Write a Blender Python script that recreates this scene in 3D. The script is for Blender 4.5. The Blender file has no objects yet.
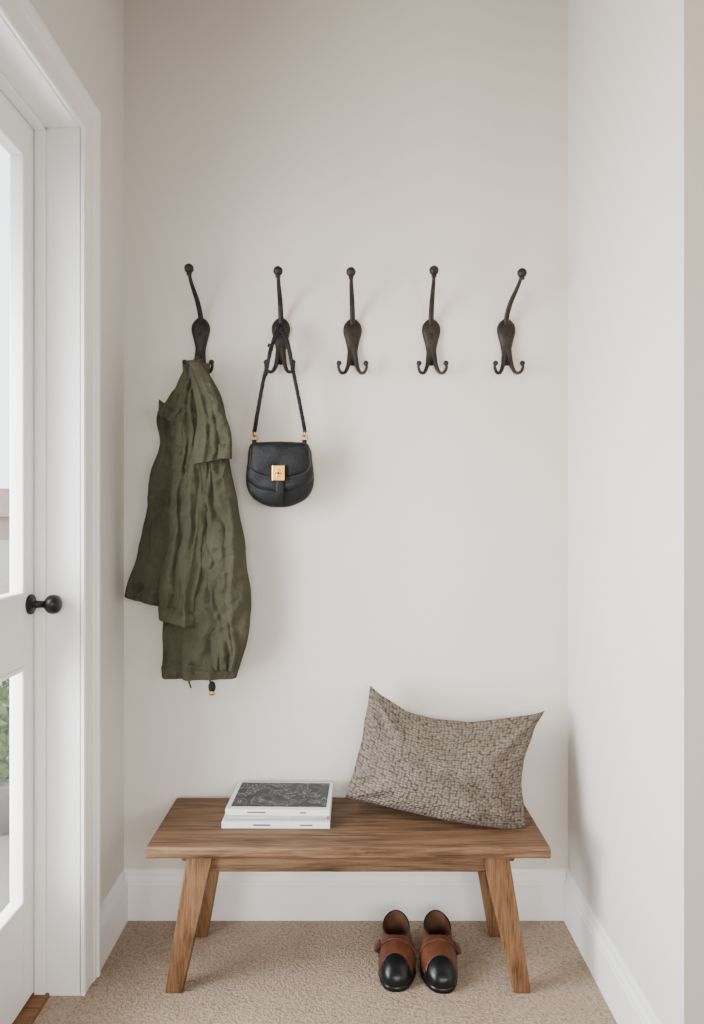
import bpy, bmesh, math, random
from mathutils import Vector, Matrix, noise
random.seed(4)
F=716.0; CAMZ=1.45; D=2.56
def P(px,py,d): return Vector(((px-352)*d/F, d, CAMZ-(py-512)*d/F))
COL=bpy.context.scene.collection

# ---------------------------------------------------------------- materials
def mat(name,col,rough=0.6,metal=0.0,spec=0.5):
    m=bpy.data.materials.new(name); m.use_nodes=True
    b=m.node_tree.nodes['Principled BSDF']
    b.inputs['Base Color'].default_value=(*col,1); b.inputs['Roughness'].default_value=rough
    b.inputs['Metallic'].default_value=metal; b.inputs['Specular IOR Level'].default_value=spec
    return m,m.node_tree,b
def coords(nt,kind='Object',scale=(1,1,1),rot=(0,0,0)):
    tc=nt.nodes.new('ShaderNodeTexCoord'); mp=nt.nodes.new('ShaderNodeMapping')
    mp.inputs['Scale'].default_value=scale; mp.inputs['Rotation'].default_value=rot
    nt.links.new(tc.outputs[kind],mp.inputs['Vector']); return mp.outputs['Vector']
def noise_n(nt,vec,scale,detail=4,rough=0.55,dist=0):
    n=nt.nodes.new('ShaderNodeTexNoise'); n.inputs['Scale'].default_value=scale
    n.inputs['Detail'].default_value=detail; n.inputs['Roughness'].default_value=rough
    n.inputs['Distortion'].default_value=dist
    nt.links.new(vec,n.inputs['Vector']); return n.outputs['Fac']
def ramp(nt,fac,stops):
    r=nt.nodes.new('ShaderNodeValToRGB'); e=r.color_ramp.elements
    while len(e)<len(stops): e.new(0.5)
    for i,(p,c) in enumerate(stops):
        e[i].position=p; e[i].color=(*c,1)
    nt.links.new(fac,r.inputs['Fac']); return r.outputs['Color']
def bump(nt,b,h,strength,dist=0.01):
    n=nt.nodes.new('ShaderNodeBump'); n.inputs['Strength'].default_value=strength
    n.inputs['Distance'].default_value=dist
    nt.links.new(h,n.inputs['Height']); nt.links.new(n.outputs['Normal'],b.inputs['Normal'])

def simple(name,c1,c2,scale,rough=0.6,metal=0,bs=0.1,bd=0.002,bscale=None,spec=0.5):
    m,nt,b=mat(name,c1,rough,metal,spec); v=coords(nt)
    f=noise_n(nt,v,scale); nt.links.new(ramp(nt,f,[(0.3,c1),(0.7,c2)]),b.inputs['Base Color'])
    f2=noise_n(nt,v,bscale or scale*4); bump(nt,b,f2,bs,bd); return m

M={}
M['wall']=simple('wall_paint',(0.67,0.635,0.59),(0.69,0.655,0.61),3,0.85,0,0.05,0.001,220,0.2)
M['ceil']=simple('ceiling_paint',(0.50,0.45,0.39),(0.52,0.47,0.41),3,0.9,0,0.05,0.001,200,0.2)
M['trim']=simple('trim_white_paint',(0.85,0.845,0.83),(0.87,0.865,0.85),4,0.4,0,0.03,0.001,60,0.4)
M['bronze']=simple('oiled_bronze',(0.014,0.0105,0.009),(0.034,0.026,0.021),40,0.5,0.4,0.25,0.002,90,0.35)
M['black_metal']=simple('black_metal',(0.006,0.006,0.007),(0.010,0.010,0.010),20,0.35,0.3,0.05,0.001,80,0.4)
M['gold']=simple('polished_brass',(0.55,0.30,0.07),(0.66,0.39,0.11),30,0.3,1.0,0.05,0.001,60)
M['black_leather']=simple('black_leather',(0.0035,0.004,0.005),(0.007,0.0075,0.009),30,0.45,0,0.8,0.003,260,0.25)
M['lining']=simple('shoe_lining',(0.08,0.036,0.02),(0.11,0.052,0.028),30,0.7,0,0.2,0.001,200,0.2)
M['brown_leather']=simple('brown_leather',(0.050,0.017,0.009),(0.115,0.038,0.019),18,0.38,0,0.2,0.001,240,0.35)
M['shoe_black']=simple('shoe_black_leather',(0.003,0.0035,0.004),(0.006,0.006,0.007),20,0.3,0,0.15,0.001,200,0.3)
M['thread']=simple('dark_thread',(0.03,0.03,0.033),(0.04,0.04,0.045),50,0.8)

def wood(name,axis,dark,mid,light,rough=0.6):
    m,nt,b=mat(name,mid,rough,0,0.25)
    sc={'x':(1.2,16,16),'z':(16,16,1.2)}[axis]
    v=coords(nt,'Object',sc)
    f=noise_n(nt,v,2.2,8,0.66,1.0)
    sc2={'x':(3,120,120),'z':(120,120,3)}[axis]
    v2=coords(nt,'Object',sc2); f2=noise_n(nt,v2,2.0,4,0.6)
    mx=nt.nodes.new('ShaderNodeMath'); mx.operation='MULTIPLY_ADD'
    nt.links.new(f2,mx.inputs[0]); mx.inputs[1].default_value=0.45
    s=nt.nodes.new('ShaderNodeMath'); s.operation='MULTIPLY'; nt.links.new(f,s.inputs[0]); s.inputs[1].default_value=0.62
    nt.links.new(s.outputs[0],mx.inputs[2])
    nt.links.new(ramp(nt,mx.outputs[0],[(0.41,dark),(0.52,mid),(0.64,light)]),b.inputs['Base Color'])
    bump(nt,b,mx.outputs[0],0.5,0.002); return m
M['wood_x']=wood('oak_along','x',(0.036,0.017,0.008),(0.112,0.059,0.029),(0.19,0.110,0.060))
M['wood_z']=wood('oak_upright','z',(0.050,0.023,0.009),(0.135,0.066,0.029),(0.20,0.108,0.052))
M['wood_dark']=wood('threshold_wood','x',(0.08,0.03,0.014),(0.16,0.07,0.03),(0.22,0.11,0.055))

m,nt,b=mat('carpet',(0.5,0.38,0.28),0.95,0,0.1)
v=coords(nt); f=noise_n(nt,v,95,3,0.75); vo=nt.nodes.new('ShaderNodeTexVoronoi'); vo.inputs['Scale'].default_value=140
nt.links.new(v,vo.inputs['Vector']); big=noise_n(nt,v,5,3)
a=nt.nodes.new('ShaderNodeMath'); a.operation='MULTIPLY_ADD'; nt.links.new(vo.outputs['Distance'],a.inputs[0]); a.inputs[1].default_value=-0.35; nt.links.new(f,a.inputs[2])
a2=nt.nodes.new('ShaderNodeMath'); a2.operation='MULTIPLY_ADD'; nt.links.new(big,a2.inputs[0]); a2.inputs[1].default_value=0.25; nt.links.new(a.outputs[0],a2.inputs[2])
nt.links.new(ramp(nt,a2.outputs[0],[(0.22,(0.25,0.182,0.128)),(0.45,(0.37,0.282,0.205)),(0.70,(0.48,0.378,0.288))]),b.inputs['Base Color'])
bump(nt,b,a.outputs[0],1.0,0.008); M['carpet']=m

m,nt,b=mat('olive_cotton',(0.07,0.066,0.038),0.95,0,0.06)
v=coords(nt); f=noise_n(nt,v,9,6,0.65); nt.links.new(ramp(nt,f,[(0.3,(0.050,0.046,0.030)),(0.7,(0.070,0.065,0.044))]),b.inputs['Base Color'])
f1=noise_n(nt,v,500,2); f2=noise_n(nt,v,24,4,0.55,0.8)
a=nt.nodes.new('ShaderNodeMath'); a.operation='MULTIPLY_ADD'; nt.links.new(f1,a.inputs[0]); a.inputs[1].default_value=0.08; nt.links.new(f2,a.inputs[2])
bump(nt,b,a.outputs[0],0.75,0.014); M['olive']=m
M['olive_dark']=simple('olive_cord',(0.02,0.02,0.012),(0.035,0.035,0.02),60,0.8)

m,nt,b=mat('chunky_weave',(0.3,0.24,0.18),1.0,0,0.05)
v=coords(nt,'UV',(1,1.0,1)); nz=nt.nodes.new('ShaderNodeTexNoise'); nz.inputs['Scale'].default_value=18; nz.inputs['Detail'].default_value=2; nt.links.new(v,nz.inputs['Vector'])
mv=nt.nodes.new('ShaderNodeVectorMath'); mv.operation='MULTIPLY_ADD'; nt.links.new(nz.outputs['Color'],mv.inputs[0]); mv.inputs[1].default_value=(0.018,0.014,0); nt.links.new(v,mv.inputs[2])
sc_=nt.nodes.new('ShaderNodeVectorMath'); sc_.operation='MULTIPLY'; nt.links.new(mv.outputs[0],sc_.inputs[0]); sc_.inputs[1].default_value=(50,66,1)
vo=nt.nodes.new('ShaderNodeTexVoronoi'); vo.voronoi_dimensions='2D'; vo.inputs['Scale'].default_value=1.0; vo.inputs['Randomness'].default_value=0.55; nt.links.new(sc_.outputs[0],vo.inputs['Vector'])
sp=nt.nodes.new('ShaderNodeSeparateColor'); nt.links.new(vo.outputs['Color'],sp.inputs[0])
cr=ramp(nt,vo.outputs['Distance'],[(0.10,(0.270,0.228,0.190)),(0.42,(0.205,0.168,0.136)),(0.68,(0.085,0.066,0.052))])
br=ramp(nt,sp.outputs[0],[(0.0,(0.74,0.73,0.72)),(1.0,(1.0,1.0,1.0))])
mc0=nt.nodes.new('ShaderNodeMixRGB'); mc0.blend_type='MULTIPLY'; mc0.inputs[0].default_value=1.0; nt.links.new(cr,mc0.inputs[1]); nt.links.new(br,mc0.inputs[2])
fz=nt.nodes.new('ShaderNodeTexNoise'); fz.inputs['Scale'].default_value=260; fz.inputs['Detail'].default_value=3; nt.links.new(v,fz.inputs['Vector'])
mc=nt.nodes.new('ShaderNodeMixRGB'); mc.blend_type='OVERLAY'; mc.inputs[0].default_value=0.6; nt.links.new(mc0.outputs[0],mc.inputs[1]); nt.links.new(fz.outputs['Fac'],mc.inputs[2])
nt.links.new(mc.outputs[0],b.inputs['Base Color'])
inv=nt.nodes.new('ShaderNodeMath'); inv.operation='MULTIPLY_ADD'; inv.inputs[1].default_value=-1.6; nt.links.new(vo.outputs['Distance'],inv.inputs[0]); nt.links.new(fz.outputs['Fac'],inv.inputs[2])
bump(nt,b,inv.outputs[0],1.0,0.005); M['weave']=m

M['paper']=simple('page_paper',(0.42,0.40,0.37),(0.56,0.54,0.51),20,0.8)
M['cover_white']=simple('cover_white',(0.66,0.66,0.65),(0.71,0.71,0.70),8,0.45)
M['cover_cream']=simple('cover_cream',(0.38,0.35,0.32),(0.42,0.39,0.36),8,0.5)
m,nt,b=mat('cover_photograph',(0.05,0.05,0.05),0.4,0,0.2)
v=coords(nt,'Object',(1,1,1)); f=noise_n(nt,v,13,5,0.55,2.0)
c1=ramp(nt,f,[(0.38,(0.008,0.009,0.010)),(0.485,(0.018,0.019,0.021)),(0.50,(0.26,0.26,0.26)),(0.515,(0.018,0.019,0.021)),(0.60,(0.038,0.038,0.042)),(0.64,(0.012,0.012,0.015))])
nt.links.new(c1,b.inputs['Base Color']); M['cover_photo']=m
M['ink']=simple('printed_ink',(0.05,0.05,0.055),(0.08,0.08,0.085),30,0.6)
m=bpy.data.materials.new('window_glass'); m.use_nodes=True; nt=m.node_tree; nt.nodes.clear()
o=nt.nodes.new('ShaderNodeOutputMaterial'); mx=nt.nodes.new('ShaderNodeMixShader'); t=nt.nodes.new('ShaderNodeBsdfTransparent'); g=nt.nodes.new('ShaderNodeBsdfGlossy'); g.inputs['Roughness'].default_value=0.02
mx.inputs[0].default_value=0.06; nt.links.new(t.outputs[0],mx.inputs[1]); nt.links.new(g.outputs[0],mx.inputs[2]); nt.links.new(mx.outputs[0],o.inputs[0]); M['glass']=m
M['patio']=simple('pale_paving',(0.24,0.21,0.185),(0.32,0.29,0.26),6,0.9)
M['leaf']=simple('leaf_green',(0.03,0.08,0.015),(0.10,0.17,0.045),12,0.7)
M['pot']=simple('grey_clay',(0.20,0.18,0.16),(0.26,0.24,0.22),12,0.8)
M['house']=simple('pale_render',(0.36,0.28,0.22),(0.42,0.33,0.26),1,0.9)
M['roof']=simple('roof_tile',(0.22,0.15,0.12),(0.28,0.20,0.16),3,0.9)

# ---------------------------------------------------------------- helpers
def setparent(o,p):
    if p is not None:
        o.parent=p; o.matrix_parent_inverse=Matrix.Translation(p.location).inverted()
def mk(name,verts,faces,mt,parent=None,smooth=True,uvs=None):
    me=bpy.data.meshes.new(name); me.from_pydata([tuple(v) for v in verts],[],faces); me.update()
    bm=bmesh.new(); bm.from_mesh(me); bmesh.ops.recalc_face_normals(bm,faces=bm.faces); bm.to_mesh(me); bm.free()
    o=bpy.data.objects.new(name,me); COL.objects.link(o); me.materials.append(mt)
    for p in me.polygons: p.use_smooth=smooth
    setparent(o,parent); return o
def bevel(o,w,seg=2):
    md=o.modifiers.new('bevel','BEVEL'); md.width=w; md.segments=seg; md.limit_method='ANGLE'; md.angle_limit=math.radians(35); return o
def boxv(x0,x1,y0,y1,z0,z1):
    vs=[(x,y,z) for x in (x0,x1) for y in (y0,y1) for z in (z0,z1)]
    fs=[(0,1,3,2),(4,6,7,5),(0,4,5,1),(2,3,7,6),(0,2,6,4),(1,5,7,3)]; return vs,fs
def box(name,x0,x1,y0,y1,z0,z1,mt,parent=None,bv=0):
    vs,fs=boxv(x0,x1,y0,y1,z0,z1); o=mk(name,vs,fs,mt,parent,False)
    if bv: bevel(o,bv)
    return o
def boxes(name,lst,mt,parent=None,bv=0):
    V=[];Fs=[]
    for l in lst:
        vs,fs=boxv(*l); n=len(V); V+=vs; Fs+=[tuple(i+n for i in f) for f in fs]
    o=mk(name,V,Fs,mt,parent,False)
    if bv: bevel(o,bv)
    return o
def empty(name,loc,label,cat,group=None):
    o=bpy.data.objects.new(name,None); o.location=loc; o.empty_display_size=0.05; COL.objects.link(o)
    o['label']=label; o['category']=cat
    if group: o['group']=group
    return o
def struct(o): o['kind']='structure'; return o
def catmull(pts,n):
    pts=[Vector(p) for p in pts]; out=[]
    e=[pts[0]*2-pts[1]]+pts+[pts[-1]*2-pts[-2]]
    for i in range(1,len(e)-2):
        a,b,c,d=e[i-1],e[i],e[i+1],e[i+2]
        for k in range(n):
            t=k/n; out.append(0.5*((2*b)+(c-a)*t+(2*a-5*b+4*c-d)*t*t+(3*b-a-3*c+d)*t**3))
    out.append(pts[-1]); return out
def lerpl(l,t):
    x=t*(len(l)-1); i=min(int(x),len(l)-2); return l[i]+(l[i+1]-l[i])*(x-i)
def tubegeo(pts,radii,n=10,sub=6,flat=1.0,ref=None):
    c=catmull(pts,sub) if sub>1 else [Vector(p) for p in pts]
    V=[];Fs=[]; nrm=None; m=len(c)
    for i,p in enumerate(c):
        t=(c[min(i+1,m-1)]-c[max(i-1,0)]).normalized()
        if nrm is None:
            r=Vector(ref) if ref else (Vector((0,1,0)) if abs(t.y)<0.9 else Vector((1,0,0)))
            nrm=(r-t*r.dot(t)).normalized()
        else: nrm=(nrm-t*nrm.dot(t)).normalized()
        bn=t.cross(nrm); rad=lerpl(radii,i/(m-1))
        for k in range(n):
            a=2*math.pi*k/n; V.append(p+nrm*(math.cos(a)*rad*flat)+bn*(math.sin(a)*rad))
        if i:
            for k in range(n):
                k2=(k+1)%n; Fs.append(((i-1)*n+k,(i-1)*n+k2,i*n+k2,i*n+k))
    Fs.append(tuple(range(n))[::-1]); Fs.append(tuple((m-1)*n+k for k in range(n)))
    return V,Fs
def tube(name,pts,radii,mt,parent=None,n=10,sub=6,flat=1.0,ref=None):
    V,Fs=tubegeo(pts,radii,n,sub,flat,ref); return mk(name,V,Fs,mt,parent)
def ballgeo(c,r,sx=1,sy=1,sz=1,nu=16,nv=10):
    V=[];Fs=[]
    for j in range(nv+1):
        th=math.pi*j/nv
        for i in range(nu):
            a=2*math.pi*i/nu
            V.append(Vector((c[0]+r*sx*math.sin(th)*math.cos(a),c[1]+r*sy*math.sin(th)*math.sin(a),c[2]+r*sz*math.cos(th))))
    for j in range(nv):
        for i in range(nu):
            i2=(i+1)%nu; Fs.append((j*nu+i,j*nu+i2,(j+1)*nu+i2,(j+1)*nu+i))
    return V,Fs
def merge(*gs):
    V=[];Fs=[]
    for v,f in gs:
        n=len(V); V+=list(v); Fs+=[tuple(i+n for i in x) for x in f]
    return V,Fs
def lathe_x(c,prof,n=28):
    V=[];Fs=[]
    for j,(h,r) in enumerate(prof):
        for i in range(n):
            a=2*math.pi*i/n; V.append(Vector((c[0]+h,c[1]+r*math.cos(a),c[2]+r*math.sin(a))))
        if j:
            for i in range(n):
                i2=(i+1)%n; Fs.append(((j-1)*n+i,(j-1)*n+i2,j*n+i2,j*n+i))
    Fs.append(tuple(range(n))); Fs.append(tuple((len(prof)-1)*n+i for i in range(n)))
    return V,Fs
def resample(o,n):
    o=[Vector((p[0],p[1])) for p in o]; L=[0]
    for i in range(len(o)): L.append(L[-1]+(o[(i+1)%len(o)]-o[i]).length)
    out=[];j=0
    for k in range(n):
        s=L[-1]*k/n
        while L[j+1]<s: j+=1
        u=(s-L[j])/max(1e-9,L[j+1]-L[j]); out.append(o[j].lerp(o[(j+1)%len(o)],u))
    return out
def inflate(name,outline,d,Tf,Tb,mt,parent=None,n=72,rings=10,pw=3.0,ex=0.5,noisea=0.0):
    o=resample(outline,n); c=Vector((sum(p.x for p in o)/n,sum(p.y for p in o)/n))
    V=[];Fs=[]
    def side(T,sgn):
        base=len(V)
        for j in range(rings+1):
            r=math.sin(math.pi/2*j/rings) if j<rings else 1.0
            h=T*max(0,(1-r**pw))**ex
            for p in o:
                q=c.lerp(p,r); dd=h
                if noisea: dd+=noisea*noise.noise(Vector((q.x*18,q.y*18,sgn)))*(1-r**4)
                V.append(Vector((q.x,d-sgn*dd,q.y)))
        for j in range(rings):
            for i in range(n):
                i2=(i+1)%n; Fs.append((base+j*n+i,base+j*n+i2,base+(j+1)*n+i2,base+(j+1)*n+i))
    side(Tf,1); side(Tb,-1)
    ob=mk(name,V,Fs,mt,parent)
    bm=bmesh.new(); bm.from_mesh(ob.data); bmesh.ops.remove_doubles(bm,verts=bm.verts,dist=1e-5)
    bmesh.ops.recalc_face_normals(bm,faces=bm.faces); bm.to_mesh(ob.data); bm.free()
    for p in ob.data.polygons: p.use_smooth=True
    return ob
def closed(pts,sub=6):
    n=len(pts); P4=[Vector((p[0],p[1])) for p in pts]; out=[]
    for i in range(n):
        a,b,c,d=P4[i-1],P4[i],P4[(i+1)%n],P4[(i+2)%n]
        for k in range(sub):
            t=k/sub; out.append(0.5*((2*b)+(c-a)*t+(2*a-5*b+4*c-d)*t*t+(3*b-a-3*c+d)*t**3))
    return out

# ---------------------------------------------------------------- room shell
XL=-0.815; XR=0.772; H=3.36; YR=-1.7; XF=2.7; YC=1.665; YO=2.145; ZO=2.60; YN=1.20
struct(box('floor',-0.905,XF,YR,D+0.02,-0.05,0,M['carpet']))
struct(box('wall_back',-0.99,XR+0.1,D,D+0.12,-0.05,H,M['wall']))
struct(boxes('wall_left',[(-0.99,XL,YO+0.02,D,-0.05,H),(-0.99,XL,YR,YN-0.02,-0.05,H),(-0.99,XL,YN-0.02,YO+0.02,ZO+0.02,H)],M['wall']))
w=struct(box('wall_right',XR,XR+0.14,YC,D,-0.05,H,M['wall'])); 
struct(box('wall_return',XR+0.14,XF,YC,YC+0.12,-0.05,H,M['wall']))
struct(box('wall_far_right',XF,XF+0.1,YR,YC+0.12,-0.05,H,M['wall']))
struct(box('wall_rear',-0.99,XF,YR-0.1,YR,-0.05,H,M['wall']))
struct(box('ceiling',-0.99,XF,YR,D+0.1,H,H+0.1,M['ceil']))

prof=[(0,0),(0.020,0),(0.020,0.128),(0.0175,0.132),(0.0175,0.140),(0.014,0.146),(0.010,0.153),(0.0095,0.165),(0.007,0.173),(0.003,0.176),(0,0.176)]
def extr(name,prof,fn,a,b,mt):
    n=len(prof); V=[fn(o,h,a) for o,h in prof]+[fn(o,h,b) for o,h in prof]
    Fs=[(i,(i+1)%n,n+(i+1)%n,n+i) for i in range(n)]+[tuple(range(n)),tuple(range(n,2*n))]
    return struct(mk(name,V,Fs,mt,None,False))
extr('baseboard_back',prof,lambda o,h,t:(t,D-o,h),XL,XR,M['trim'])
extr('baseboard_right',prof,lambda o,h,t:(XR-o,t,h),YC,D-0.02,M['trim'])
extr('baseboard_left',prof,lambda o,h,t:(XL+o,t,h),YO+0.105,D-0.02,M['trim'])
extr('baseboard_return',prof,lambda o,h,t:(t,YC-o,h),XR,XF,M['trim'])
cp=[(0,0),(0,0.012),(0.006,0.015),(0.012,0.013),(0.05,0.014),(0.066,0.016),(0.072,0.020),(0.078,0.018),(0.086,0.020),(0.090,0.026),(0.102,0.026),(0.106,0.020),(0.106,0)]
def casing(name,flip):
    n=len(cp); V=[]
    for (k) in range(4):
        for w_,o in cp:
            yf=YO+w_; yn=YN-w_; zt=ZO+w_
            V.append([(XL+o,yf,0),(XL+o,yf,zt),(XL+o,yn,zt),(XL+o,yn,0)][k])
    Fs=[]
    for k in range(3):
        for i in range(n):
            Fs.append((k*n+i,k*n+(i+1)%n,(k+1)*n+(i+1)%n,(k+1)*n+i))
    Fs.append(tuple(range(n))); Fs.append(tuple(range(3*n,4*n)))
    return struct(mk(name,V,Fs,M['trim'],None,False))
casing('trim_1',0)
struct(boxes('trim_2',[(-0.99,XL+0.004,YO,YO+0.02,0,ZO+0.02),(-0.99,XL+0.004,YN-0.02,YN,0,ZO+0.02),(-0.99,XL+0.004,YN,YO,ZO,ZO+0.02),
   (-0.947,-0.915,YO-0.012,YO,0.0,ZO),(-0.947,-0.915,YN,YN+0.012,0.0,ZO),(-0.947,-0.915,YN,YO,ZO-0.012,ZO)],M['trim'],None,0.002))
th=struct(box('trim_3',-1.02,-0.905,YN,YO,-0.03,0.012,M['wood_dark'],None,0.004))
dx0,dx1=-0.99,-0.949; g0,g1=YN+0.12,YO-0.075
zb,zt=0.02,ZO-0.004
panes=[(0.315,1.005),(1.205,2.49)]
def door():
    y0,y1=YN+0.004,YO-0.004
    L=[(dx0,dx1,y0,g0,zb,zt),(dx0,dx1,g1,y1,zb,zt),(dx0,dx1,g0,g1,zb,panes[0][0]),(dx0,dx1,g0,g1,panes[0][1],panes[1][0]),(dx0,dx1,g0,g1,panes[1][1],zt)]
    d=struct(boxes('door_1',L,M['trim'],None,0.002))
    for a,b_ in panes:
        s=0.014
        bd=boxes('glazing_bead',[(dx0+0.006,dx1+0.006,g0,g0+s,a,b_),(dx0+0.006,dx1+0.006,g1-s,g1,a,b_),(dx0+0.006,dx1+0.006,g0+s,g1-s,a,a+s),(dx0+0.006,dx1+0.006,g0+s,g1-s,b_-s,b_)],M['trim'],d,0.004)
        gl=box('glass_pane',dx0+0.026,dx0+0.030,g0,g1,a,b_,M['glass'],d)
    kc=(dx1,2.110,1.178)
    V,Fs=lathe_x(kc,[(0,0.030),(0.006,0.030),(0.009,0.026),(0.010,0.012),(0.035,0.010),(0.045,0.012),(0.050,0.020),(0.058,0.027),(0.070,0.029),(0.082,0.026),(0.089,0.017),(0.091,0.004)])
    k=mk('door_knob',V,Fs,M['black_metal'],d); k['label']='round black metal door knob'
    return d
door()

# ---------------------------------------------------------------- outside
struct(box('ground',-60,-1.02,-10,60,-0.12,-0.05,M['patio']))
e=empty('potted_shrub',(-1.66,3.42,-0.05),'leafy green shrub in a grey pot outside the glazed door','plant')
V,Fs=[],[]
cx,cy=-1.66,3.42
prf=[(0.0,0.11),(0.22,0.15),(0.24,0.16),(0.24,0.14)]
n=24
for j,(h,r) in enumerate(prf):
    for i in range(n):
        a=2*math.pi*i/n; V.append((cx+r*math.cos(a),cy+r*math.sin(a),-0.05+h))
    if j:
        for i in range(n): Fs.append(((j-1)*n+i,(j-1)*n+(i+1)%n,j*n+(i+1)%n,j*n+i))
Fs.append(tuple(range(n))); Fs.append(tuple(3*n+i for i in range(n)))
mk('pot',V,Fs,M['pot'],e)
V,Fs=[],[]
for i in range(700):
    th=random.random()*2*math.pi; ph=math.acos(2*random.random()-1); r=0.26*random.random()**0.4
    c=Vector((cx+r*math.sin(ph)*math.cos(th),cy+r*math.sin(ph)*math.sin(th),0.44+1.15*r*math.cos(ph)))
    a=Vector((random.gauss(0,1),random.gauss(0,1),random.gauss(0,1))).normalized(); b_=a.orthogonal().normalized()
    k=len(V); l=0.035; V+=[c-a*l,c+b_*l*0.4,c+a*l,c-b_*l*0.4]; Fs.append((k,k+1,k+2,k+3))
V2,F2=tubegeo([(cx,cy,0.1),(cx,cy,0.3),(cx+.01,cy,0.5)],[0.012,0.01,0.006],8,3)
V,Fs=merge((V,Fs),(V2,F2))
mk('foliage',V,Fs,M['leaf'],e,False)['kind']='stuff'
e=empty('house',(-19.2,40,-0.05),'distant pale rendered house with a pitched roof','building')
boxes('house_wall',[(-26,-14,40,48,-0.05,1.2)],M['house'],e)
V=[(-26.5,39.5,1.2),(-13.5,39.5,1.2),(-13.5,48.5,1.2),(-26.5,48.5,1.2),(-25,44,2.9),(-15,44,2.9)]
mk('roof',V,[(0,1,5,4),(1,2,5),(2,3,4,5),(3,0,4),(0,3,2,1)],M['roof'],e,False)

# ---------------------------------------------------------------- coat hooks
def coat_hook(bx,by,ball_px,ball_py,label):
    X0=P(bx,by,D).x; e=empty('coat_hook',(X0,D,P(bx,by,D).z),label,'coat hook','dark metal coat hooks along the wall')
    k=D/F; zc=P(bx,by,D).z
    hw=[(-9,1.5),(-7,5.0),(-3,8.2),(2,9.4),(7,8.8),(13,7.2),(19,5.8),(26,4.8),(32,4.6),(36,3.6),(38,1.5)]
    out=[(X0+w*k,zc-y*k) for y,w in hw]+[(X0-w*k,zc-y*k) for y,w in reversed(hw)]
    inflate('mounting_plate',closed(out,4),D-0.004,0.017,0.0035,M['bronze'],e,56,8,3.0,0.6)
    prs=[0.016,0.026,0.040,0.062,0.090,0.116,0.130,0.134]
    pys=[by-3,by-10,by-18,by-27,by-36,by-45,by-52,ball_py+2]
    pts=[]
    for i,(pr,py) in enumerate(zip(prs,pys)):
        u=max(0,(pr-0.02)/0.114)**1.1
        px=bx+(ball_px-bx)*u
        pts.append(P(px,py,D-pr) if u>0 else Vector((X0,D-pr,P(bx,py,D-pr).z)))
    V,Fs=tubegeo(pts,[0.0085,0.0095,0.0095,0.009,0.0080,0.0068,0.0058,0.0055],12,6,0.6)
    mk('upper_arm',V,Fs,M['bronze'],e)
    bc=P(ball_px,ball_py,D-0.134)
    g=merge(ballgeo(bc,0.0165),tubegeo([bc-Vector((0,0,0.022)),bc-Vector((0,0,0.014))],[0.009,0.009],12,2))
    mk('ball_tip',*g,M['bronze'],e)
    for s in (-1,1):
        q=[(2.2,20,0.010),(2.8,30,0.014),(4.4,39,0.020),(7.5,46,0.030),(11.5,46.5,0.040),(13.8,42,0.046),(13.2,38,0.048)]
        pts=[Vector((X0+s*a*k,D-o,zc-b_*k)) for a,b_,o in q]
        V,Fs=tubegeo(pts,[0.009,0.0098,0.0080,0.0062,0.0058,0.0055,0.005],10,6)
        bb=ballgeo(pts[-1],0.0095)
        mk('lower_hook',*merge((V,Fs),bb),M['bronze'],e)
    mk('screw',*ballgeo((X0,D-0.021,zc-9*k),0.0065,1,0.45,1),M['black_metal'],e)
    return e
base="dark bronze coat hook with ball tip"
coat_hook(201,327,189,268.5,base+', holding the olive jacket')
coat_hook(281,327,278,271,base+', holding the black handbag')
for bx,blx,bly in ((352.5,351,272),(431,434,270.5),(506,522,273)):
    coat_hook(bx,328,blx,bly,'empty '+base+' and curled hooks')

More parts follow.
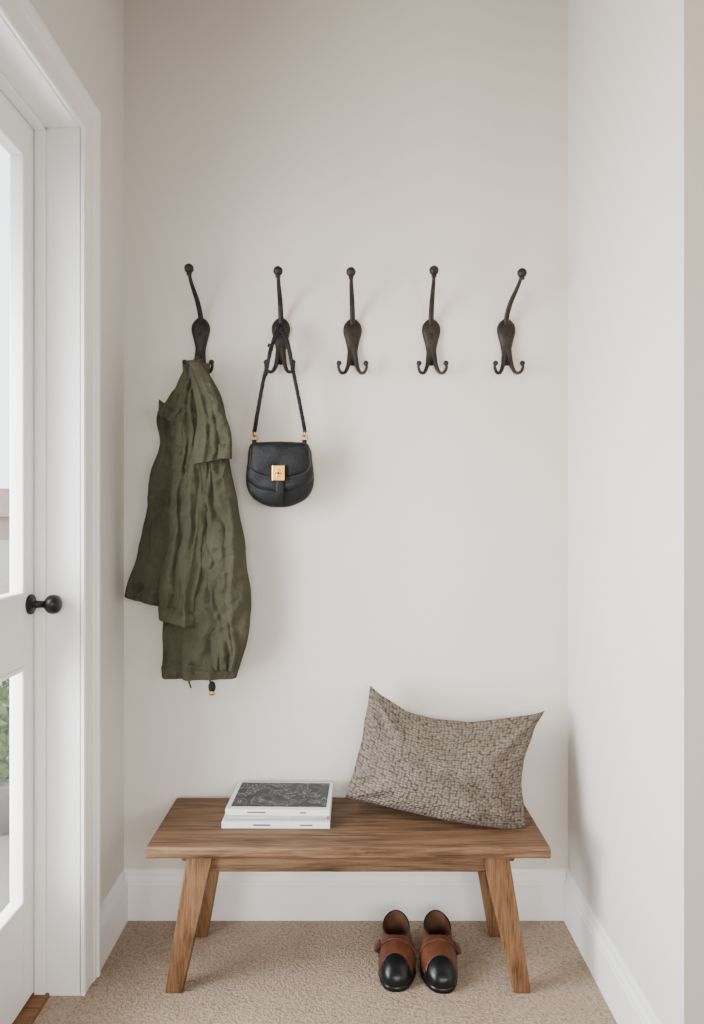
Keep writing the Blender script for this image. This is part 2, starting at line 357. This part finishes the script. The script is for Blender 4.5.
# ---------------------------------------------------------------- jacket
def rdg(v,eps=0.07):
    n=noise.noise(v); return 1-2.2*math.sqrt(n*n+eps*eps)
def drape(name,rows,d,ht,parent,nf,seed,amp=0.021,nu=240,nv=200,mt=None,wr=0.020,topamp=0.5,ragged=1.0):
    rl=[Vector((a,b_,0)) for a,b_,c,e_ in rows]; rr=[Vector((c,e_,0)) for a,b_,c,e_ in rows]
    sub=max(2,nv//(len(rows)-1)); L=catmull(rl,sub); R=catmull(rr,sub); m=len(L)
    V=[];Fs=[]
    for j in range(m):
        t=j/(m-1); l=P(L[j].x,L[j].y,d); r=P(R[j].x,R[j].y,d)
        c=(l+r)/2; hw=(r-l)/2; w=hw.length
        A=amp*(topamp+(1-topamp)*min(1,t*1.5))*min(1,w/0.05)
        for i in range(nu):
            f=2*math.pi*i/nu; s=math.copysign(abs(math.cos(f))**0.9,math.cos(f)); q=math.copysign(abs(math.sin(f))**0.75,math.sin(f))
            zz=c.z+hw.z*s
            wx=0.60*noise.noise(Vector((seed*1.7,s*0.8,zz*3.0)))+0.22*noise.noise(Vector((seed*2.7,s*2,zz*9.0)))
            ss=s+wx
            n0=noise.noise(Vector((ss*nf*0.42+seed,zz*1.4,seed*0.37)))
            n1=rdg(Vector((ss*nf*0.62-seed,zz*2.4+4,seed*0.77)),0.06)
            n2=rdg(Vector((ss*nf*1.05-seed*2,zz*3.6+4,seed*1.77)),0.05)
            fold=1.5*n0+0.65*n1+0.22*n2*max(0,0.5+1.2*noise.noise(Vector((s*1.5,zz*5,seed+9))))
            p=c+hw*s*(1+0.05*ragged*noise.noise(Vector((seed,s,zz*6))))
            X,Z=p.x,p.z; side=3.0 if q>0 else 9.0
            WX=0.05*noise.noise(Vector((X*5,Z*5,seed))); WZ=0.05*noise.noise(Vector((X*5+9,Z*5,seed)))
            x2,z2=X+WX,Z+WZ
            a1=rdg(Vector((x2*9+z2*6.5*math.sin(seed),z2*7-x2*6.0,seed+side)),0.05)
            a2=rdg(Vector((x2*15-z2*11,z2*17+x2*7,seed*2+side)),0.05)
            a3=rdg(Vector((x2*34+z2*9,z2*32-x2*10,seed*3+side)))
            gate=0.5+1.1*noise.noise(Vector((X*6,Z*5,seed*5+1)))
            crease=0.8*max(a1,-0.3)+0.65*max(a2,-0.3)*max(0.25,gate+0.2)+0.24*a3*max(0.2,gate)
            dep=q*(ht*(0.6+0.4*min(1,t*2.5)))+(A*fold if q>0 else 0.4*A*fold)*(0.3+0.7*abs(q))+wr*crease*(0.35+0.65*abs(q))
            p.x+=0.009*ragged*noise.noise(Vector((0.3*seed,Z*9,s*0.6)))
            p.z+=0.008*ragged*noise.noise(Vector((X*10,seed,t*2)))
            V.append(Vector((p.x,min(d-dep,D-0.006),p.z)))
        if j:
            for i in range(nu):
                i2=(i+1)%nu; Fs.append(((j-1)*nu+i,(j-1)*nu+i2,j*nu+i2,j*nu+i))
    b0=(m-1)*nu; k=len(V)
    cc=sum((V[b0+i] for i in range(nu)),Vector())/nu
    for i in range(nu): V.append(V[b0+i].lerp(cc,0.12)+Vector((0,0,0.006)))
    for i in range(nu): V.append(V[b0+i].lerp(cc,0.16)+Vector((0,0,0.05)))
    for i in range(nu):
        i2=(i+1)%nu; Fs.append((b0+i,b0+i2,k+i2,k+i)); Fs.append((k+i,k+i2,k+nu+i2,k+nu+i))
    Fs.append(tuple(k+nu+i for i in range(nu))); Fs.append(tuple(range(nu)))
    return mk(name,V,Fs,mt or M['olive'],parent)
jp=P(197,366,2.48)
J=empty('jacket',jp,'olive green cotton jacket hanging in loose folds from a hook','jacket')
drape('sleeve',[(186,376,197,373),(163,405,200,400),(156,420,205,425),(158,445,205,450),(152,480,205,482),(146,515,205,515),(139,548,198,556),(130,574,185,590),(127,592,166,603)],2.505,0.028,J,4,3)
body=drape('body',[(188,368,206,366),(176,400,216,395),(172,440,226,435),(170,500,235,500),(168,560,243,560),(164,620,247,620),(163,650,243,650),(163,672,237,673)],2.475,0.032,J,5,11)
slv=drape('sleeve',[(186,374,203,370),(178,410,208,408),(173,470,213,470),(169,520,210,520),(163,560,205,565),(160,598,199,608),(160,618,196,626)],2.435,0.024,J,4,21)
drape('side_panel',[(195,370,208,370),(197,400,220,395),(199,430,228,430),(198,460,231,462),(199,500,237,500),(202,550,246,550),(206,590,252,592),(209,630,249,630),(213,667,240,670)],2.448,0.028,J,4,34)
drape('hood',[(190,364,204,363),(193,384,213,380),(196,412,222,406),(195,440,231,432),(193,465,231,459)],2.395,0.012,J,3,41,0.016,wr=0.014)
drape('collar',[(187,361,201,360),(181,378,199,378),(170,398,194,402),(157,412,180,430)],2.435,0.012,J,3,51,0.014,wr=0.014)
drape('collar',[(183,366,210,364),(184,373,209,371),(186,381,206,380)],2.44,0.030,J,4,61,0.018,nv=40,wr=0.012,ragged=0.5)
drape('cuff',[(159,602,199,610),(159,610,198,617),(160,619,196,627)],2.430,0.033,J,4,21,0.018,nv=24,wr=0.010,ragged=0.2)
drape('cuff',[(128,583,176,597),(127,589,171,602),(126,595,166,606)],2.505,0.032,J,4,3,0.018,nv=24,wr=0.010,ragged=0.2)
drape('hem_band',[(163,662,240,663),(162,669,239,670),(163,676,237,677)],2.470,0.042,J,5,11,0.019,nv=24,wr=0.012,ragged=0.4)
for px,py0,py1 in ((190,672,688),(211,674,686)):
    a=P(px,py0,2.45); b_=P(px+1,py1,2.45)
    tube('drawstring',[a,(a+b_)/2+Vector((-0.006,0,0)),b_],[0.003,0.003,0.003],M['olive_dark'],J,8,4)
g=ballgeo(P(212,687,2.45),0.013,1,0.8,1.6); mk('cord_toggle',*g,M['black_leather'],J)
g=tubegeo([P(212,690.5,2.45),P(212,695,2.45)],[0.008,0.009],12,2); mk('cord_end',*g,M['gold'],J)
tube('hanging_loop',[P(192,372,2.50),P(192,364,2.495),P(197,357,2.49),P(203,364,2.495),P(202,372,2.50)],[0.003]*5,M['olive_dark'],J,8,6)

# ---------------------------------------------------------------- handbag
bd=2.465
Bg=empty('handbag',P(280,507,bd),'small black leather saddle bag with brass clasp, hanging by strap','handbag')
def O(pts,d,sub=6): return [(P(x,y,d).x,P(x,y,d).z) for x,y in [(v.x,v.y) for v in closed(pts,sub)]]
inflate('bag_body',O([(254,444.5),(280,443.5),(306,445),(311,457),(314,474),(313,488),(306,499),(292,506),(280,507.5),(267,506),(254,499),(247,488),(246,474),(249,457)],bd),bd,0.035,0.035,M['black_leather'],Bg,90,10,4,0.5,0.008)
inflate('lower_flap',O([(252,446),(280,445),(308,446),(312.5,462),(313,478),(305,488),(293,493),(280,494.5),(267,493),(255,488),(247,478),(247.5,462)],bd-0.012),bd-0.012,0.035,0.004,M['black_leather'],Bg,90,10,6,0.45,0.007)
inflate('flap',O([(251,444),(265,442),(280,441.5),(295,442),(308,444),(311.5,456),(312,467),(306,475),(293,479.5),(280,481),(267,479.5),(254,475),(248,467),(248.5,456)],bd-0.018),bd-0.018,0.038,0.004,M['black_leather'],Bg,90,10,6,0.45,0.008)
tube('stitching',[P(251,448,bd-0.049),P(250,466,bd-0.050),P(256,473,bd-0.050),P(268,477,bd-0.053),P(280,477.5,bd-0.054),P(292,477,bd-0.053),P(304,473,bd-0.050),P(310,466,bd-0.050),P(309,448,bd-0.049)],[0.0011]*2,M['thread'],Bg,6,8)
a=P(272,465,bd-0.06); b_=P(285,481,bd-0.06)
box('clasp',a.x,b_.x,bd-0.066,bd-0.052,b_.z,a.z,M['gold'],Bg,0.003)
cx_=(a.x+b_.x)/2; cz=(a.z+b_.z)/2
g=merge(boxv(cx_-0.007,cx_+0.007,bd-0.073,bd-0.066,cz-0.013,cz+0.012),boxv(cx_-0.012,cx_+0.012,bd-0.076,bd-0.070,cz-0.004,cz+0.002))
o=mk('clasp_latch',[Vector(v) for v in g[0]],g[1],M['gold'],Bg,False); bevel(o,0.0015)
o=mk('keyhole',*ballgeo((cx_,bd-0.0765,cz-0.001),0.003,1,0.4,1.6),M['black_metal'],Bg)
o=mk('closing_tab',*merge(tubegeo([P(279.5,478,bd-0.050),P(279.5,490,bd-0.052),P(279.5,498,bd-0.040),P(279.5,504,bd-0.026)],[0.014,0.014,0.013,0.010],12,5,0.25)),M['black_leather'],Bg)
def braid(name,pts,par):
    c=catmull(pts,14); V=[];Fs=[]
    for ph in (0,2.094,4.189):
        q=[];L=0
        for i,p in enumerate(c):
            if i: L+=(c[i]-c[i-1]).length
            a=L/0.034*2*math.pi+ph
            q.append(p+Vector((0.0040*math.sin(a),0.0034*math.sin(2*a),0)))
        V,Fs=merge((V,Fs),tubegeo(q,[0.0040,0.0040],7,1))
    return mk(name,V,Fs,M['black_leather'],par)
top=P(280,324,D-0.045)
braid('strap',[P(254.5,432,bd),P(258,410,bd),P(264,378,bd-0.005),P(272,346,bd+0.01),P(277,330,bd+0.02),top,P(284,331,bd+0.02),P(289,350,bd+0.01),P(295,380,bd-0.005),P(301,410,bd),P(305,432,bd)],Bg)
tube('strap_tail',[P(283,330,bd+0.01),P(276,338,bd),P(270,350,bd-0.012),P(268.5,362,bd-0.01),P(266,376,bd-0.004)],[0.006,0.006,0.006,0.005,0.005],M['black_leather'],Bg,8,6,0.5)
tube('strap_tail',[P(281,330,bd+0.005),P(287,340,bd-0.004),P(291,356,bd-0.012),P(292,372,bd-0.008)],[0.006,0.006,0.005,0.005],M['black_leather'],Bg,8,6,0.5)
tube('strap_keeper',[P(268,345,bd-0.016),P(273,347,bd-0.018)],[0.007,0.007],M['black_metal'],Bg,8,2)
for px in (254.5,304.5):
    c=P(px,438,bd); pts=[c+Vector((0.011*math.cos(t*math.pi/8),0,0.012*math.sin(t*math.pi/8))) for t in range(17)]
    tube('strap_ring',pts,[0.0025,0.0025],M['gold'],Bg,8,1)
    tube('strap_clip',[P(px,437,bd),P(px,430,bd)],[0.0045,0.0035],M['gold'],Bg,8,2)
    box('ring_tab',c.x-0.008,c.x+0.008,bd-0.006,bd+0.006,c.z-0.03,c.z-0.006,M['black_leather'],Bg,0.003)

# ---------------------------------------------------------------- bench
ZB=0.441; bx0,bx1=-0.622,0.598; by0,by1=2.150,2.534
B=empty('bench',(-0.012,2.34,0),'low brown oak bench with splayed legs against the wall','bench')
def plank():
    NX=90; ring=[]; h=0.034; r=0.006
    for (y,z) in ((by0+r,ZB),(by0+r*0.3,ZB-r*0.3),(by0,ZB-r),(by0,ZB-h+r),(by0+r*0.3,ZB-h+r*0.3),(by0+r,ZB-h),(by1-r,ZB-h),(by1,ZB-h+r),(by1,ZB-r),(by1-r,ZB)): ring.append((y,z))
    V=[];Fs=[];n=len(ring)
    for i in range(NX+1):
        x=bx0+(bx1-bx0)*i/NX
        for k,(y,z) in enumerate(ring):
            wv=0.0022*noise.noise(Vector((x*9,3.3,z*30)))+0.0018*noise.noise(Vector((x*30,1.3,0)))
            e=0.0
            if i in (0,NX): e=0.004 if k in (0,9,5,6) else 0.0
            yy=y+(wv if y<2.3 else 0); xx=x+(e if i==0 else -e)
            V.append((xx,yy,z+(0.0012*noise.noise(Vector((x*12,7,0))) if z<ZB-0.02 else 0)))
        if i:
            for k in range(n): Fs.append(((i-1)*n+k,(i-1)*n+(k+1)%n,i*n+(k+1)%n,i*n+k))
    Fs.append(tuple(range(n))); Fs.append(tuple(NX*n+k for k in range(n)))
    o=mk('seat',V,Fs,M['wood_x'],B,False); return bevel(o,0.0025,2)
plank()
for y in (2.205,2.455):
    V,Fs=boxv(-0.478,0.452,y-0.011,y+0.011,ZB-0.095,ZB-0.034); bevel(mk('apron',V,Fs,M['wood_x'],B,False),0.003)
for sx in (-1,1):
    xa=-0.012+sx*0.50
    V=[]; 
    for (y,z) in ((2.185,ZB-0.034),(2.49,ZB-0.034),(2.46,ZB-0.072),(2.215,ZB-0.072)):
        V.append((xa-0.014,y,z)); V.append((xa+0.014,y,z))
    bevel(mk('end_batten',V,[(0,1,3,2),(2,3,5,4),(4,5,7,6),(6,7,1,0),(0,2,4,6),(1,7,5,3)],M['wood_x'],B,False),0.003)
def leg(tx,ty,fx,fy):
    V=[]
    for (cx,cy,z,hx,hy) in ((tx,ty,ZB-0.034,0.040,0.022),(tx+(fx-tx)*0.25,ty+(fy-ty)*0.25,(ZB-0.034)*0.75,0.037,0.021),(fx,fy,0,0.026,0.017)):
        V+=[(cx-hx,cy-hy,z),(cx+hx,cy-hy,z),(cx+hx,cy+hy,z),(cx-hx,cy+hy,z)]
    Fs=[(0,1,2,3),(8,9,10,11)]
    for k in (0,4):
        for i in range(4): Fs.append((k+i,k+(i+1)%4,k+4+(i+1)%4,k+4+i))
    bevel(mk('leg',V,Fs,M['wood_z'],B,False),0.004,3)
leg(-0.462,2.20,-0.538,2.172); leg(0.438,2.20,0.514,2.172)
leg(-0.462,2.44,-0.52,2.455); leg(0.438,2.44,0.496,2.455)

# ---------------------------------------------------------------- books
def rotv(V,c,ang):
    ca,sa=math.cos(ang),math.sin(ang)
    return [Vector((c[0]+(v[0]-c[0])*ca-(v[1]-c[1])*sa,c[1]+(v[0]-c[0])*sa+(v[1]-c[1])*ca,v[2])) for v in V]
def book(x0,x1,y0,y1,z,t,ang,cov,label,marks,pic=False,spine=True):
    c=((x0+x1)/2,(y0+y1)/2); e=empty('book',(c[0],c[1],z),label,'book','large books stacked on the bench')
    ct=0.0024
    parts=[boxv(x0,x1,y0,y1,z,z+ct),boxv(x0,x1,y0,y1,z+t-ct,z+t)]
    if spine: parts.append(boxv(x0,x1,y0,y0+ct,z+ct*0.9,z+t-ct*0.9))
    else: parts.append(boxv(x0,x1,y1-ct,y1,z+ct*0.9,z+t-ct*0.9))
    g=merge(*parts)
    bevel(mk('cover',rotv(g[0],c,ang),g[1],cov,e,False),0.0007)
    g=boxv(x0+0.004,x1-0.004,y0+(ct if spine else 0.006),y1-0.004,z+ct,z+t-ct); mk('pages',rotv(g[0],c,ang),g[1],M['paper'],e,False)
    for a,b_,lo,hi in marks:
        g=boxv(x0+a,x0+b_,y0-0.0006,y0+0.0004,z+t*lo,z+t*hi); mk('spine_print',rotv(g[0],c,ang),g[1],M['ink'],e,False)
    if pic:
        g=boxv(x0+0.014,x1-0.012,y0+0.020,y1-0.010,z+t,z+t+0.0006); o=mk('cover_picture',rotv(g[0],c,ang),g[1],M['cover_photo'],e,False)
        o['label']='dark monochrome photograph printed on the cover'
book(-0.415,-0.070,2.283,2.515,ZB,0.021,math.radians(-0.5),M['cover_white'],'white hardback book at the bottom of the stack',[(0.10,0.155,0.38,0.62),(0.25,0.29,0.4,0.6)])
book(-0.406,-0.078,2.294,2.517,ZB+0.0213,0.017,math.radians(0.9),M['cover_cream'],'cream hardback book in the middle of the stack',[],False,False)
book(-0.403,-0.068,2.288,2.522,ZB+0.0386,0.020,math.radians(-1.6),M['cover_white'],'white book with a dark photographic cover on the stack',[(0.07,0.13,0.38,0.6),(0.24,0.26,0.4,0.6)],True)

# ---------------------------------------------------------------- cushion
def cushion():
    TL=P(370,685,2.475);TR=P(545,710,2.465);BL=P(345,797,2.43);BR=P(527,832,2.295)
    nrm=((TR-TL).cross(BL-TL)).normalized()
    if nrm.y>0: nrm=-nrm
    NU,NV=170,120; V=[];Fs=[];UV=[]
    def pt(u,v,sg):
        uu=u-((0.14 if u>0 else 0.04)*u)*(1-v*v)
        ctop=0.44*max(0,1-(abs(u+0.20)/(1.20 if u>-0.20 else 0.80))**1.8)
        cc=ctop*(0.5+0.5*v)**1.5 if v>-1 else 0
        vv=v-cc - (0.03*(1-u*u)*(0.5-0.5*v))
        a=(uu+1)/2; b_=(vv+1)/2
        p=(BL.lerp(BR,a)).lerp(TL.lerp(TR,a),b_)
        eu=max(0,1-abs(u)**2.6); ev=max(0,1-abs(v)**2.6)
        T=0.130*(eu*ev)**0.52*(1.0-0.28*v)
        wr=0.024*noise.noise(Vector((u*1.6+3,v*1.5,sg*3)))+0.012*noise.noise(Vector((u*4,v*3.5,sg)))
        fo=0
        for (cu,cv) in ((-1,1),(1,1),(1,-1),(-1,-1)):
            du,dv=abs(u-cu),abs(v-cv)*0.66; r=math.hypot(du,dv); an=math.atan2(dv,du)
            fo+=0.011*math.cos((an-0.7)*10)*math.exp(-(r-0.38)**2/0.05)
        sc=-0.034*math.exp(-((u*0.55+v+0.12)/0.16)**2)*math.exp(-((u-0.45)/0.5)**2)
        ed=max(abs(u),abs(v))
        p=p+nrm*sg*(T+(wr+fo+(sc if sg>0 else 0))*(1-ed**6))
        p.x+=0.006*noise.noise(Vector((v*3,u*1.5,7)))*ed**4; p.z+=0.006*noise.noise(Vector((u*4,v*1.5,2)))*ed**4
        p.z=max(p.z,ZB+0.0015); p.y=min(p.y,D-0.004)
        return p
    for sg in (1,-1):
        b0=len(V)
        for j in range(NV+1):
            for i in range(NU+1):
                u=-1+2*i/NU; v=-1+2*j/NV
                u=math.sin(u*math.pi/2)*0.5+u*0.5; v=math.sin(v*math.pi/2)*0.5+v*0.5
                V.append(pt(u,v,sg)); UV.append(((u+1)/2*1.0+ (2 if sg<0 else 0),(v+1)/2*0.64))
        for j in range(NV):
            for i in range(NU):
                a=b0+j*(NU+1)+i; Fs.append((a,a+1,a+NU+2,a+NU+1))
    me=bpy.data.meshes.new('cushion'); me.from_pydata([tuple(v) for v in V],[],Fs); me.update()
    uvl=me.uv_layers.new(name='UVMap')
    for l in me.loops: uvl.data[l.index].uv=UV[l.vertex_index]
    bm=bmesh.new(); bm.from_mesh(me); bmesh.ops.remove_doubles(bm,verts=bm.verts,dist=1e-5); bmesh.ops.recalc_face_normals(bm,faces=bm.faces); bm.to_mesh(me); bm.free()
    for p in me.polygons: p.use_smooth=True
    me.materials.append(M['weave']); o=bpy.data.objects.new('cushion',me); COL.objects.link(o)
    o['label']='brown and grey chunky woven cushion leaning on the bench'; o['category']='cushion'
cushion()

# ---------------------------------------------------------------- shoes
def shoe(hx,hy,tx,ty,side,label):
    e=empty('shoe',((hx+tx)/2,(hy+ty)/2,0),label,'shoe','pair of leather shoes under the bench')
    L=math.hypot(tx-hx,ty-hy); dr=Vector(((tx-hx)/L,(ty-hy)/L,0)); rt=Vector((-dr.y,dr.x,0))
    def W(x,s,z): return Vector((hx,hy,0))+dr*s+rt*x+Vector((0,0,z))
    def sm(a,b_,x): t=min(1,max(0,(x-a)/(b_-a))); return t*t*(3-2*t)
    N=96;R=44
    def foot(th,k=1.0,z=0):
        s=(1-math.cos(th))/2; w=abs(math.sin(th))**0.74*(0.040+0.0185*sm(0.3,0.72,s))*k
        x=math.copysign(w,math.sin(th))+side*0.006*math.sin(math.pi*s)
        return (x,L/2+(s-0.5)*L*(1+(k-1)*0.4),z)
    def col(th,k=1.0):
        c=math.cos(th); return (0.043*k*math.copysign(abs(math.sin(th))**0.85,math.sin(th)),0.078-0.066*c*k,0.102+0.006*c-0.010*abs(math.sin(th))+0.004*max(0,-c))
    zb=0.014
    V=[]
    for j in range(R+1):
        t=j/R
        for i in range(N):
            th=2*math.pi*i/N; b0=Vector(foot(th,1,zb)); c0=Vector(col(th))
            out=Vector((b0.x,b0.y-L*0.42,0)); out=out.normalized() if out.length>0 else out
            m1=b0+out*0.007+Vector((0,0,0.046)); m2=b0.lerp(c0,0.52); m2.z=zb+(c0.z-zb)*0.80
            p=b0*(1-t)**3+m1*3*(1-t)**2*t+m2*3*(1-t)*t*t+c0*t**3
            V.append(p)
    capl=lambda p: p.y>L-0.060+ 9*p.x*p.x-(0.05 if p.z<0.028 else 0)
    cap=[];up=[];strap=[]
    for j in range(R):
        for i in range(N):
            q=(j*N+i,j*N+(i+1)%N,(j+1)*N+(i+1)%N,(j+1)*N+i); c=(V[q[0]]+V[q[2]])/2
            (cap if capl(c) else up).append(q)
            if L*0.52<c.y<L*0.52+0.022 and (c.z>0.03): strap.append(q)
    def sub(faces,name,mt,off=0.0,sol=0.0025):
        ids=sorted({k for f in faces for k in f}); mp={k:i for i,k in enumerate(ids)}
        cen=Vector((0,L*0.45,0.03)); vs=[]
        for k in ids:
            p=V[k].copy()
            if off: p+= (Vector((p.x-cen.x,0,p.z-0.02)).normalized())*off
            vs.append(W(p.x,p.y,p.z))
        o=mk(name,vs,[tuple(mp[k] for k in f) for f in faces],mt,e)
        md=o.modifiers.new('s','SOLIDIFY'); md.thickness=sol; md.offset=0; return o
    sub(up,'upper',M['brown_leather']); sub(cap,'toe_cap',M['shoe_black'],0.0,0.0045)
    if strap: sub(strap,'strap',M['brown_leather'],0.003,0.003)
    pts=[W(*col(2*math.pi*i/48)) for i in range(49)]; tube('collar',pts,[0.0026,0.0026],M['shoe_black'],e,8,1)
    LV=[];LF=[]
    for j,(k,z) in enumerate(((0.96,None),(0.95,0.07),(0.93,0.045),(0.85,0.03))):
        for i in range(N):
            c=Vector(col(2*math.pi*i/N,k)); 
            if z is not None: c.z=z; 
            LV.append(W(c.x,c.y,c.z))
        if j:
            for i in range(N): LF.append(((j-1)*N+i,(j-1)*N+(i+1)%N,j*N+(i+1)%N,j*N+i))
    LF.append(tuple(3*N+i for i in range(N))); mk('lining',LV,LF,M['lining'],e)
    SV=[];SF=[]; lv=[(0.97,0.0),(1.05,0.001),(1.07,0.006),(1.06,0.015),(0.98,0.017)]
    for j,(k,z) in enumerate(lv):
        for i in range(N): SV.append(W(*foot(2*math.pi*i/N,k,z)))
        if j:
            for i in range(N): SF.append(((j-1)*N+i,(j-1)*N+(i+1)%N,j*N+(i+1)%N,j*N+i))
    SF.append(tuple(range(N))); SF.append(tuple((len(lv)-1)*N+i for i in range(N))); mk('sole',SV,SF,M['shoe_black'],e)
    s0=L*0.52+0.011; best=min((p for p in V if abs(p.y-s0)<0.012 and p.x*side<0),key=lambda p:abs(p.z-0.066))
    sd=-side
    c=Vector((best.x+sd*0.006,s0,best.z))
    pts=[]
    for a,b_ in ((-0.014,-0.012),(0.014,-0.012),(0.014,0.012),(-0.014,0.012),(-0.014,-0.012)):
        pts.append(W(c.x-sd*max(0,b_)*0.3,c.y+a,c.z+b_))
    tube('buckle',pts,[0.0022,0.0022],M['bronze'],e,8,1)
    tube('strap_end',[W(c.x-sd*0.004,c.y,c.z+0.014),W(c.x+sd*0.003,c.y,c.z),W(c.x+sd*0.010,c.y+0.004,c.z-0.016)],[0.009,0.009,0.006],M['brown_leather'],e,8,4,0.35)
shoe(0.150,2.425,0.130,2.163,1,'brown leather shoe, black toe and side strap, beside its pair')
shoe(0.282,2.425,0.274,2.156,-1,'brown leather shoe, black toe and side strap, on carpet')

# ---------------------------------------------------------------- light
def area(name,loc,target,sx,sy,power,col,spread=180):
    l=bpy.data.lights.new(name,'AREA'); l.shape='RECTANGLE'; l.size=sx; l.size_y=sy; l.energy=power; l.color=col; l.spread=math.radians(spread)
    o=bpy.data.objects.new(name,l); o.location=loc
    o.rotation_euler=(Vector(target)-Vector(loc)).to_track_quat('-Z','Y').to_euler(); COL.objects.link(o)
area('door_daylight',(-1.30,1.65,1.20),(0,1.65,1.20),1.0,1.8,118,(0.93,0.965,1.0),130)
area('room_fill_light',(0.3,-1.6,1.55),(0.2,2.56,0.5),1.6,1.0,20,(1.0,0.96,0.92),80)  # added soft fill behind the camera; the rear wall has no window
area('hall_fill_light',(1.9,-1.3,1.7),(1.3,1.66,1.4),0.8,0.8,16,(1.0,0.93,0.86),110)  # unseen fill added to brighten wall_return, not a fixture of the hall
area('warm_lamp_light',(-0.5,-0.4,2.9),(0.77,1.9,2.35),0.4,0.4,5,(1.0,0.74,0.48),70)
w=bpy.data.worlds.new('world'); bpy.context.scene.world=w; w.use_nodes=True
bgn=w.node_tree.nodes['Background']; bgn.inputs[0].default_value=(0.92,0.96,1.0,1); bgn.inputs[1].default_value=4

cam=bpy.data.cameras.new('camera'); cam.sensor_fit='VERTICAL'; cam.sensor_height=36; cam.lens=36*F/1024
co=bpy.data.objects.new('camera',cam); co.location=(0,0,CAMZ); co.rotation_euler=(math.radians(90),0,0); COL.objects.link(co)
cam.clip_start=0.02; cam.clip_end=300
bpy.context.scene.camera=co
